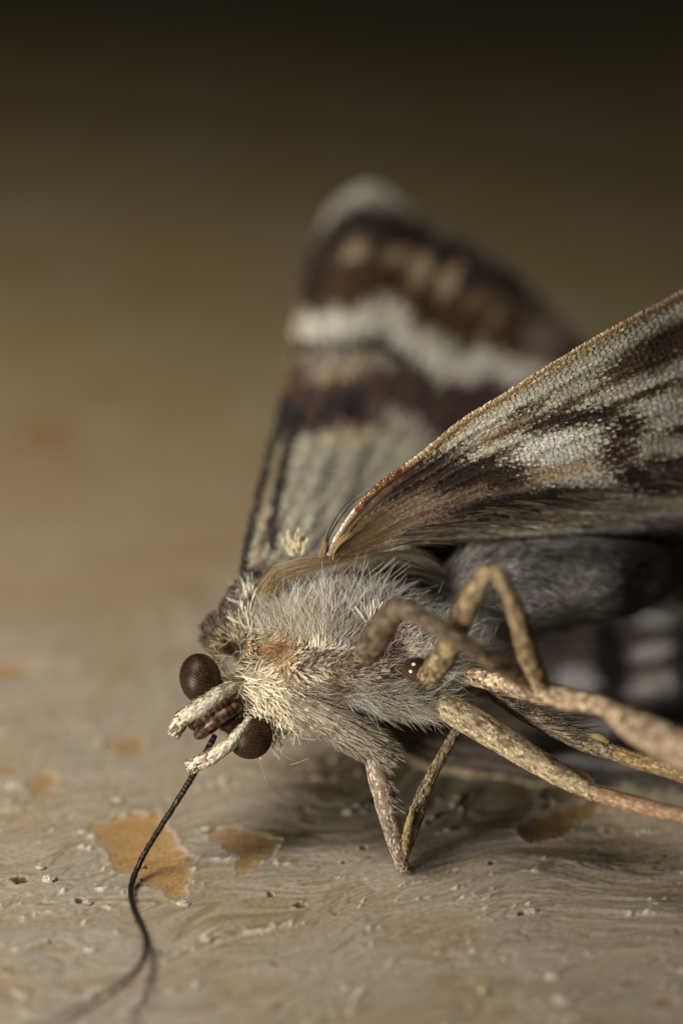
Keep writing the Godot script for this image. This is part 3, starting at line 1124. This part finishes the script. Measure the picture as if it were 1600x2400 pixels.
	build("shin_fur", fh2, mat("fur"), fl, true)
	var f3 := [P(940, 2022, -0.52), P(952, 1975, -0.25), P(976, 1905, -0.1), P(1004, 1832, -0.2), P(1040, 1765, -0.3), P(1068, 1718, -0.4), P(1100, 1688, -0.5)]
	var r3 := [0.10, 0.17, 0.19, 0.13, 0.115, 0.10, 0.08]
	var fb := MB.new()
	tube(fb, f3, r3, 60, 12, func(t: float, an: float) -> Color: return C(104, 88, 62), 0.03, 1.0, 54)
	build("foot", fb, mat("leg"), fl)
	leg_scales(fl, f3, r3, C(166, 150, 122), C(92, 77, 62), 520.0, 0.16, 55, 0.22)
	var f4 := [P(948, 1990, -0.2), P(955, 1945, 0.1), P(966, 1898, 0.2)]
	var sb := MB.new()
	tube(sb, f4, [0.10, 0.10, 0.05], 20, 10, func(t: float, an: float) -> Color: return C(132, 118, 84), 0.03, 1.0, 56)
	build("spur", sb, mat("leg"), fl)
	leg_scales(fl, f4, [0.10, 0.10, 0.05], C(164, 148, 110), C(120, 102, 72), 700.0, 0.16, 57)

	leg(moth, [P(858, 1532, 1.0), P(885, 1490, 2.0), P(916, 1440, 2.9), P(942, 1428, 3.1), P(1000, 1455, 3.1), P(1080, 1505, 3.0), P(1160, 1555, 2.6), P(1240, 1600, 1.9), P(1300, 1625, 1.2)], [0.30, 0.33, 0.27, 0.20, 0.18, 0.18, 0.19, 0.17, 0.15], C(150, 132, 108), C(56, 46, 38), 150.0, 0.26, 61, "blurred brown leg folded close in front of the flank")
	leg(moth, [P(1000, 1590, 0.7), P(1035, 1545, 1.6), P(1072, 1470, 2.5), P(1112, 1390, 3.2), P(1148, 1340, 3.5), P(1175, 1362, 3.5), P(1210, 1440, 3.2), P(1235, 1525, 2.6), P(1262, 1598, 2.0)], [0.27, 0.29, 0.27, 0.24, 0.18, 0.17, 0.21, 0.25, 0.2], C(186, 164, 126), C(70, 58, 44), 150.0, 0.26, 62, "blurred tan leg bent into a high peak")
	var l4 := [P(950, 1598, -1.0), P(1005, 1628, -0.35), P(1060, 1665, 0.1), P(1140, 1712, 0.3), P(1220, 1762, 0.4), P(1310, 1815, 0.6), P(1388, 1856, 0.8)]
	var r4 := [0.2, 0.25, 0.34, 0.34, 0.31, 0.27, 0.19]
	var lg4 := leg(moth, l4, r4, C(220, 206, 170), C(116, 94, 70), 330.0, 0.17, 63, "long pale speckled leg stretched low to the side")
	var t4 := [P(1392, 1858, 0.8), P(1440, 1872, 1.0), P(1510, 1890, 1.3), P(1600, 1912, 1.7), P(1700, 1945, 2.1)]
	var tb4 := MB.new()
	tube(tb4, t4, [0.18, 0.2, 0.19, 0.17, 0.14], 50, 12, func(t: float, an: float) -> Color: return C(150, 120, 92), 0.03, 1.0, 64)
	build("foot", tb4, mat("leg"), lg4)
	leg_scales(lg4, t4, [0.18, 0.2, 0.19, 0.17, 0.14], C(214, 184, 148), C(140, 104, 80), 260.0, 0.15, 65)
	var s4 := [P(1330, 1800, 0.4), P(1370, 1818, 0.6), P(1392, 1836, 0.8)]
	var sb4 := MB.new()
	tube(sb4, s4, [0.05, 0.08, 0.04], 16, 8, func(t: float, an: float) -> Color: return C(196, 180, 140), 0.02, 1.0, 66)
	build("spur", sb4, mat("leg"), lg4)

	var l5 := [P(1140, 1600, -0.6), P(1210, 1652, -0.3), P(1290, 1698, 0.0), P(1370, 1738, 0.2), P(1430, 1762, 0.3)]
	var r5 := [0.28, 0.27, 0.25, 0.24, 0.18]
	var lg5 := leg(moth, l5, r5, C(168, 152, 126), C(78, 66, 56), 330.0, 0.16, 67, "dark mottled leg between the two paler outstretched legs")
	var lh5 := MB.new()
	fringe(lh5, l5, r5, 0.0, 0.7, func(d: Vector3, nr: Vector3) -> Vector3: return d + U * 0.4 + nr * 0.3, 420, 0.5, 0.010, C(150, 140, 128), C(90, 80, 72))
	build("leg_fur", lh5, mat("fur"), lg5, true)
	var t5 := [P(1432, 1762, 0.3), P(1490, 1782, 0.4), P(1560, 1802, 0.6), P(1650, 1836, 0.9)]
	var tb5 := MB.new()
	tube(tb5, t5, [0.17, 0.19, 0.2, 0.16], 40, 12, func(t: float, an: float) -> Color: return C(130, 108, 76), 0.03, 1.0, 68)
	build("foot", tb5, mat("leg"), lg5)
	leg_scales(lg5, t5, [0.17, 0.19, 0.2, 0.16], C(190, 168, 118), C(110, 88, 60), 280.0, 0.15, 69)
	var s5 := [P(1370, 1722, 0.3), P(1405, 1728, 0.4), P(1428, 1740, 0.4)]
	var sb5 := MB.new()
	tube(sb5, s5, [0.06, 0.09, 0.04], 16, 8, func(t: float, an: float) -> Color: return C(150, 136, 100), 0.02, 1.0, 66)
	build("spur", sb5, mat("leg"), lg5)

	var l6 := [P(1030, 1555, -1.2), P(1090, 1580, -0.4), P(1160, 1596, 0.2), P(1240, 1616, 1.2), P(1320, 1635, 2.2), P(1395, 1652, 2.8), P(1420, 1660, 3.0), P(1490, 1705, 3.6), P(1570, 1745, 4.2), P(1680, 1800, 5.0)]
	leg(moth, l6, [0.2, 0.20, 0.24, 0.27, 0.26, 0.21, 0.21, 0.38, 0.44, 0.42], C(220, 196, 164), C(84, 68, 54), 140.0, 0.30, 70, "thick blurred tan hind leg reaching towards the viewer")

	# ---------------------------------------------------------------- wings
	var near_marks := [
		E(870, 1235, 150, 55, 38, C(164, 136, 98), 0.6),
		E(1060, 1185, 260, 48, 14, C(136, 118, 102), 0.5),
		E(960, 1125, 130, 34, 34, C(54, 42, 36), 0.5), E(1090, 1105, 140, 48, 18, C(50, 40, 34), 0.5), E(1180, 1120, 80, 34, 5, C(54, 44, 36), 0.5),
		E(1290, 1050, 120, 38, 12, C(226, 226, 216), 0.35), E(1150, 1045, 90, 16, 28, C(196, 190, 172), 0.5),
		E(1180, 1010, 100, 12, 26, C(128, 104, 76), 0.6), E(1330, 1105, 120, 22, 8, C(176, 158, 132), 0.6),
		E(1380, 1130, 90, 30, 4, C(190, 186, 172), 0.5),
		E(1290, 988, 78, 22, 16, C(60, 48, 40), 0.5), E(1385, 975, 80, 22, 14, C(62, 50, 42), 0.5), E(1455, 1000, 60, 30, -8, C(56, 44, 37), 0.45),
		E(1450, 1060, 50, 34, -20, C(66, 52, 43), 0.5), E(1510, 1125, 95, 36, -18, C(44, 36, 32), 0.5), E(1230, 1180, 220, 34, 8, C(38, 31, 28), 0.5),
		E(1400, 915, 130, 20, 24, C(202, 198, 186), 0.5), E(1480, 870, 130, 14, 28, C(132, 112, 88), 0.6), E(1555, 812, 150, 50, 30, C(70, 57, 47), 0.6), E(1450, 862, 90, 12, 28, C(84, 68, 54), 0.6), E(1570, 1085, 60, 22, -10, C(48, 40, 34), 0.5), E(1590, 1010, 46, 16, 14, C(60, 50, 42), 0.5), E(1345, 940, 60, 10, 24, C(120, 100, 78), 0.6), E(1230, 965, 46, 12, 30, C(92, 74, 58), 0.6),
		E(1520, 920, 90, 12, 20, C(78, 64, 52), 0.6), E(1560, 960, 70, 20, 15, C(196, 196, 188), 0.5), E(1700, 900, 120, 90, 30, C(80, 66, 56), 0.5),
		E(1560, 1040, 60, 24, 10, C(160, 156, 146), 0.5), E(1620, 1110, 80, 40, 10, C(66, 56, 50), 0.5), E(1480, 1190, 120, 16, 6, C(170, 162, 146), 0.6),
		B([Vector2(870, 1165), Vector2(930, 1110), Vector2(1000, 1068)], 14, C(96, 66, 48)),
		B([Vector2(1000, 1064), Vector2(1110, 974), Vector2(1200, 922), Vector2(1300, 858), Vector2(1450, 770), Vector2(1620, 680)], 15, C(216, 196, 158)),
	]
	var lead1 := [P(770, 1302, -0.5), P(806, 1240, -0.35), P(845, 1188, -0.2), P(900, 1132, -0.05), P(985, 1072, 0.0), P(1080, 994, 0.0), P(1190, 926, -0.05), P(1310, 850, -0.25), P(1450, 768, -0.7), P(1600, 688, -1.5), P(1740, 600, -2.4), P(1870, 500, -3.3)]
	var trail1 := [P(776, 1318, -0.7), P(830, 1312, -0.85), P(900, 1296, -1.0), P(980, 1276, -1.15), P(1070, 1258, -1.3), P(1170, 1244, -1.5), P(1280, 1234, -1.7), P(1400, 1222, -2.0), P(1530, 1210, -2.4), P(1680, 1190, -2.9), P(1830, 1150, -3.4), P(1960, 1080, -4.0)]
	var margin1 := [P(1870, 500, -3.3), P(1960, 640, -3.6), P(2010, 800, -3.8), P(2010, 950, -4.0), P(1960, 1080, -4.0)]
	var fw1 := wing(moth, "forewing", lead1, trail1, margin1, 260, 130, near_marks, C(190, 186, 172), {"seed": 71, "belly": 0.35, "every": 1, "rows": 2, "scales_to": 0.85, "scale": 0.115, "fray": 34.0, "jitter": 7.0, "stray": 3.2})
	fw1.set_meta("label", "nearer forewing, seen from below, with a glittering golden front edge")
	# its thick front edge of glittering scales
	var cb := MB.new()
	var glit := noise(73, 3.0, 2)
	tube(cb, lead1, [0.04, 0.07, 0.075, 0.075, 0.07, 0.06, 0.05, 0.04], 240, 10, func(t: float, an: float) -> Color: return C(150, 116, 78) if t > 0.12 else C(196, 180, 160), 0.02, 1.0, 72)
	var edge := build("front_vein", cb, mat("leg"), fw1)
	var gs := MB.new()
	for k in 6500:
		var t := rng.randf() * 0.95
		var d := (curve(lead1, minf(t + 0.01, 1.0)) - curve(lead1, maxf(t - 0.01, 0.0))).normalized()
		var fr := frame(d, N)
		var an := rng.randf() * TAU
		var nr: Vector3 = fr[0] * cos(an) + fr[1] * sin(an)
		var c := C(212, 196, 166)
		if t < 0.33 and t > 0.16:
			c = C(96, 68, 50) if rng.randf() < 0.75 else C(200, 130, 84)
		elif t <= 0.16:
			c = C(214, 196, 178)
		elif rng.randf() < 0.3:
			c = C(170, 142, 108)
		flake(gs, curve(lead1, t) + nr * 0.06, (fr[1] as Vector3) * -1.0 + d * 0.4, nr, rng.randf_range(0.05, 0.09), 0.035, rng.randf_range(0.05, 0.35), tint(c, 0.18))
	build("front_edge_scales", gs, mat("glitter", 0.3, 0.6, 0.15), edge, true)
	# soft hairs: wing root, and the lower edge of the wing
	var wr := MB.new()
	for k in 130:
		var t0 := rng.randf_range(0.0, 0.16)
		var v := rng.randf()
		var pts := []
		for s in 5:
			var t := t0 + s * 0.075
			pts.append(curve(lead1, t).lerp(curve(trail1, t), v) + N * (0.06 + 0.16 * sin(v * PI) + 0.03 * s))
		var c := C(178, 152, 116).lerp(C(108, 88, 66), rng.randf())
		strand(wr, pts, 0.0, rng.randf_range(0.4, 1.0), Vector3.ZERO, N * rng.randf_range(-0.15, 0.1) + U * rng.randf_range(-0.12, 0.12), 0.006, tint(c, 0.12), tint(c, 0.12), 6)
	for k in 260:
		var t := rng.randf_range(0.2, 0.8)
		var p := curve(trail1, t).lerp(curve(lead1, t), rng.randf_range(0.0, 0.25))
		var d := (curve(trail1, t + 0.02) - curve(trail1, t - 0.02)).normalized()
		var c := C(160, 148, 128).lerp(C(60, 50, 42), rng.randf())
		hair(wr, p + N * 0.2, d + U * rng.randf_range(-0.22, 0.05) + N * 0.1, U * -0.2, rng.randf_range(0.8, 1.7), 0.011, c, c, 5)
	build("wing_hairs", wr, mat("fur"), fw1, true)
	# dark bristles at the wing root
	var br := MB.new()
	strand(br, [P(766, 1288, -0.4), P(770, 1262, -0.3), P(790, 1225, -0.2), P(825, 1180, -0.1), P(878, 1143, 0.0)], 0, 1, Vector3.ZERO, Vector3.ZERO, 0.026, C(52, 38, 28), C(86, 64, 44), 20)
	strand(br, [P(764, 1288, -0.45), P(766, 1262, -0.4), P(782, 1222, -0.4), P(812, 1180, -0.5), P(858, 1140, -0.6)], 0, 1, Vector3.ZERO, Vector3.ZERO, 0.019, C(66, 50, 36), C(110, 88, 62), 20)
	strand(br, [P(762, 1290, -0.45), P(762, 1268, -0.4), P(775, 1235, -0.4), P(796, 1205, -0.5)], 0, 1, Vector3.ZERO, Vector3.ZERO, 0.012, C(110, 84, 58), C(120, 96, 70), 16)
	lock(br, [P(752, 1310, -0.5), P(758, 1290, -0.4), P(764, 1270, -0.35)], 60, 0.08, 0.05, 0.010, C(190, 160, 110), C(214, 190, 146))
	lock(br, [P(775, 1310, -0.4), P(782, 1288, -0.3), P(800, 1266, -0.25), P(826, 1248, -0.2)], 50, 0.06, 0.06, 0.010, C(200, 166, 112), C(230, 206, 160))
	build("bristles", br, mat("fur"), fw1, true)

	var far_marks := [
		B([Vector2(690, 940), Vector2(800, 940), Vector2(950, 950), Vector2(1150, 960), Vector2(1400, 960)], 80, C(84, 68, 62), 0.35),
		E(1060, 960, 130, 110, 0, C(78, 62, 58), 0.5),
		B([Vector2(560, 1360), Vector2(592, 1190), Vector2(640, 1050), Vector2(670, 960)], 14, C(48, 42, 38)), B([Vector2(630, 1290), Vector2(655, 1130), Vector2(680, 1020)], 15, C(54, 46, 42)),
		B([Vector2(600, 1320), Vector2(620, 1180), Vector2(655, 1050)], 10, C(160, 148, 122)),
		E(820, 1030, 60, 22, 0, C(196, 180, 150), 0.7), E(950, 1010, 90, 30, -30, C(176, 168, 158), 0.7),
		B([Vector2(800, 1290), Vector2(820, 1170), Vector2(860, 1060)], 14, C(120, 116, 108)), B([Vector2(730, 1300), Vector2(745, 1190), Vector2(770, 1090)], 12, C(134, 130, 120)),
		E(690, 1000, 26, 44, 0, C(40, 35, 34), 0.6), E(815, 965, 52, 42, 0, C(50, 44, 45), 0.6), E(745, 990, 40, 26, 0, C(62, 52, 46), 0.6),
		B([Vector2(735, 892), Vector2(790, 885), Vector2(850, 868)], 22, C(176, 158, 134)),
		B([Vector2(690, 832), Vector2(800, 818), Vector2(880, 820), Vector2(960, 862), Vector2(1010, 900)], 19, C(48, 40, 36)),
		B([Vector2(760, 585), Vector2(860, 565), Vector2(1000, 600), Vector2(1150, 660), Vector2(1320, 790)], 80, C(74, 60, 50), 0.3),
		B([Vector2(700, 685), Vector2(850, 680), Vector2(940, 690), Vector2(1050, 750), Vector2(1200, 800), Vector2(1400, 860)], 56, C(80, 60, 44), 0.4),
		E(725, 640, 32, 95, 8, C(46, 40, 38), 0.5),
		B([Vector2(705, 788), Vector2(800, 772), Vector2(905, 740), Vector2(940, 780), Vector2(1010, 850), Vector2(1050, 872), Vector2(1130, 866), Vector2(1270, 890)], 38, C(232, 228, 218), 0.55),
		E(898, 725, 30, 26, 60, C(232, 226, 214), 0.5),
		E(832, 600, 30, 25, 0, C(204, 182, 150), 0.6), E(925, 606, 36, 25, 10, C(204, 182, 150), 0.6), E(988, 632, 28, 54, -25, C(204, 182, 150), 0.5), E(1045, 668, 27, 48, -25, C(204, 182, 150), 0.5), E(1112, 715, 22, 40, -25, C(150, 122, 98), 0.7), E(1160, 745, 20, 50, -30, C(142, 122, 98), 0.7),
		E(1265, 800, 70, 56, -30, C(142, 126, 116), 0.7),
		B([Vector2(770, 575), Vector2(850, 520), Vector2(960, 560), Vector2(1100, 620), Vector2(1230, 690)], 22, C(44, 38, 35)),
		B([Vector2(735, 545), Vector2(795, 482), Vector2(880, 446), Vector2(970, 505)], 18, C(184, 181, 172), 0.6),
		B([Vector2(970, 508), Vector2(1100, 580), Vector2(1220, 650), Vector2(1340, 790)], 11, C(122, 114, 104)),
		B([Vector2(698, 790), Vector2(668, 930)], 9, C(128, 100, 66)),
	]
	var lead2 := [P(565, 1350, -1.9), P(578, 1270, -2.7), P(600, 1170, -3.8), P(625, 1075, -5.2), P(655, 950, -6.9), P(682, 830, -8.6), P(702, 720, -10.2), P(722, 630, -11.6), P(748, 548, -12.9)]
	var trail2 := [P(760, 1335, -2.4), P(850, 1280, -3.3), P(940, 1220, -4.2), P(1040, 1160, -5.4), P(1130, 1100, -6.5), P(1210, 1040, -7.6), P(1290, 980, -8.8), P(1360, 925, -9.8), P(1420, 870, -10.9)]
	var margin2 := [P(748, 548, -12.9), P(790, 482, -13.6), P(875, 442, -14.0), P(955, 492, -14.0), P(1090, 572, -13.8), P(1200, 640, -13.3), P(1290, 730, -12.4), P(1350, 800, -11.7), P(1420, 870, -10.9)]
	var fw2 := wing(moth, "forewing", lead2, trail2, margin2, 200, 130, far_marks, C(178, 174, 158), {"seed": 81, "belly": 0.5, "every": 2, "scale": 0.22, "fray": 36.0, "dark_vein": 0.06})
	fw2.set_meta("label", "farther forewing standing upright, blurred, with a white band")
	var tc := MB.new()
	for k in 130:       # pale tegula at the root of the farther wing
		var q := Vector2(692 + rng.randfn(0, 11), 1280 + rng.randfn(0, 11))
		flake(tc, P(q.x, q.y, -1.6 + rng.randf() * 0.3), U + X * rng.randf_range(-0.5, 0.7), N, rng.randf_range(0.14, 0.24), 0.06, 0.3, tint(C(206, 194, 162), 0.12))
	build("wing_root_tuft", tc, mat("leg_scales"), fw2, true)

	var hind_marks := [
		E(1050, 1285, 220, 26, 8, C(70, 58, 48), 0.6), E(1250, 1235, 180, 16, 8, C(176, 168, 146), 0.6), E(1200, 1290, 150, 26, 6, C(120, 116, 112), 0.6),
		E(1330, 1280, 120, 30, 10, C(126, 126, 126), 0.6), E(1500, 1290, 120, 50, 15, C(66, 60, 52), 0.6), E(1400, 1340, 120, 30, 15, C(104, 98, 84), 0.6), E(1620, 1300, 140, 90, 15, C(52, 46, 40), 0.5),
	]
	var hw1 := wing(moth, "hindwing", [P(850, 1316, -1.3), P(980, 1266, -1.6), P(1120, 1238, -1.9), P(1280, 1220, -2.3), P(1450, 1203, -2.9), P(1650, 1180, -3.8), P(1850, 1150, -4.6)],
		[P(870, 1345, -2.4), P(1000, 1345, -2.9), P(1120, 1360, -3.4), P(1280, 1385, -4.0), P(1450, 1420, -5.0), P(1620, 1440, -6.0), P(1780, 1440, -7.0)],
		[P(1850, 1150, -4.6), P(1880, 1260, -5.6), P(1850, 1370, -6.4), P(1780, 1440, -7.0)], 160, 90, hind_marks, C(176, 172, 164), {"seed": 91, "belly": 0.3, "every": 1, "scale": 0.13, "mottle": 1.2})
	hw1.set_meta("label", "dusky hindwing below the nearer forewing")

	var low_marks := [
		E(1060, 1740, 220, 80, -15, C(112, 100, 90), 0.6), E(1150, 1800, 160, 26, -14, C(120, 110, 100), 0.6), E(1280, 1745, 70, 40, -10, C(36, 32, 30), 0.5), E(1010, 1690, 110, 26, -25, C(60, 50, 46), 0.6),
		E(1420, 1560, 40, 130, 8, C(34, 31, 30), 0.4), E(1340, 1595, 62, 40, -10, C(186, 184, 186), 0.5), E(1530, 1455, 56, 24, 12, C(190, 188, 192), 0.5), E(1520, 1530, 66, 24, 10, C(190, 188, 190), 0.5), E(1520, 1610, 80, 34, 16, C(192, 188, 188), 0.5), E(1600, 1560, 30, 120, 8, C(50, 46, 46), 0.5),
		E(1430, 1705, 90, 30, 0, C(186, 186, 192), 0.5), E(1310, 1650, 70, 22, -10, C(120, 116, 112), 0.5), E(1400, 1790, 120, 22, -6, C(186, 184, 186), 0.6), E(1560, 1690, 60, 40, 0, C(70, 62, 58), 0.5),
		B([Vector2(900, 1735), Vector2(980, 1792), Vector2(1150, 1825), Vector2(1300, 1848), Vector2(1600, 1872)], 10, C(176, 160, 134)),
	]
	var hw2 := wing(moth, "hindwing", [P(860, 1660, -2.6), P(900, 1735, -3.4), P(985, 1795, -4.2), P(1120, 1822, -4.4), P(1280, 1848, -4.0), P(1450, 1864, -3.75), P(1650, 1876, -3.5), P(1850, 1885, -3.3)],
		[P(900, 1540, -3.4), P(1000, 1500, -4.6), P(1120, 1470, -6.0), P(1260, 1440, -7.6), P(1400, 1415, -9.0), P(1550, 1395, -10.2), P(1700, 1380, -11.2), P(1850, 1380, -11.6)],
		[P(1850, 1885, -3.3), P(1900, 1700, -6.0), P(1900, 1520, -9.4), P(1850, 1380, -11.6)], 140, 110, low_marks, C(92, 84, 76), {"seed": 95, "belly": 0.2, "every": 2, "scale": 0.2, "fray": 14.0, "veins": [0.03, 0.1, 0.18, 0.26, 0.35, 0.45, 0.6, 0.8]})
	hw2.set_meta("label", "lower hindwing spread on the board, dark with pale grey bands")

	# ---------------------------------------------------------------- crumbs and hairs on the board
	for f: Array in [
		[432, 2118, 0.16, 0.10, C(232, 226, 214), "white paint crumb at the lower tip of the largest orange patch"],
		[118, 2064, 0.17, 0.16, C(226, 220, 212), "bright white paint crumb beside a dark pit on the board"],
		[96, 2036, 0.12, 0.14, C(222, 206, 182), "cream paint crumb standing above the bright white crumb"],
		[206, 2116, 0.12, 0.09, C(220, 212, 198), "pale crumb just beside a small brown pit, under the orange patch"],
		[278, 1878, 0.13, 0.12, C(226, 222, 214), "small white crumb above the largest orange patch"],
		[196, 1950, 0.10, 0.07, C(220, 210, 194), "tiny pale crumb at the pointed end of the largest orange patch"],
		[485, 1944, 0.13, 0.08, C(220, 212, 198), "pale crumb at the pointed end of the second orange patch"],
		[486, 2204, 0.14, 0.10, C(218, 204, 176), "cream crumb on the ridge below the second orange patch"],
		[1248, 2136, 0.15, 0.09, C(214, 202, 184), "pale flake beside a dark pit, in front of the moth's shadow"],
		[1135, 2322, 0.14, 0.10, C(214, 200, 160), "yellowish crumb nearest the lower edge of the board in view"],
		[215, 2226, 0.17, 0.09, C(218, 214, 206), "flat whitish crumb to the far side of the antenna's loop"],
		[336, 2030, 0.07, 0.06, C(200, 180, 150), "tiny crumb touching the antenna where it meets the board"]]:
		var cbm := MB.new()
		var g := G(f[0], f[1])
		var sd := int(f[0])
		var fn := noise(sd, 2.5, 2)
		var base: Color = f[4]
		ball(cbm, g + Vector3.UP * float(f[3]) * 0.25, X * float(f[2]), Vector3.UP * float(f[3]) * 0.55, Vector3.BACK * float(f[2]) * 0.8, 14, 20, func(o: Vector3) -> Color: return base.darkened(clampf(0.15 + 0.5 * fn.get_noise_3dv(o), 0, 0.5)), 0.75, sd, 1.4)
		tag(build("paint_crumb", cbm, mat("old_paint")), f[5], "paint crumb", "crumbs of old paint on the board")
	for f: Array in [[[1232, 2196, 1236, 2206, 1240, 2216], "short dark hair lying on the bare front of the board"], [[1578, 2182, 1586, 2192, 1598, 2198], "short dark hair close to the frame's edge on the board"]]:
		var hb := MB.new()
		var pts := []
		for k in 3:
			pts.append(G(f[0][k * 2], f[0][k * 2 + 1]) + Vector3.UP * 0.07)
		strand(hb, pts, 0, 1, Vector3.ZERO, Vector3.ZERO, 0.014, C(40, 32, 26), C(50, 40, 32), 10)
		tag(build("stray_hair", hb, mat("antenna")), f[1], "hair", "stray hairs on the board")
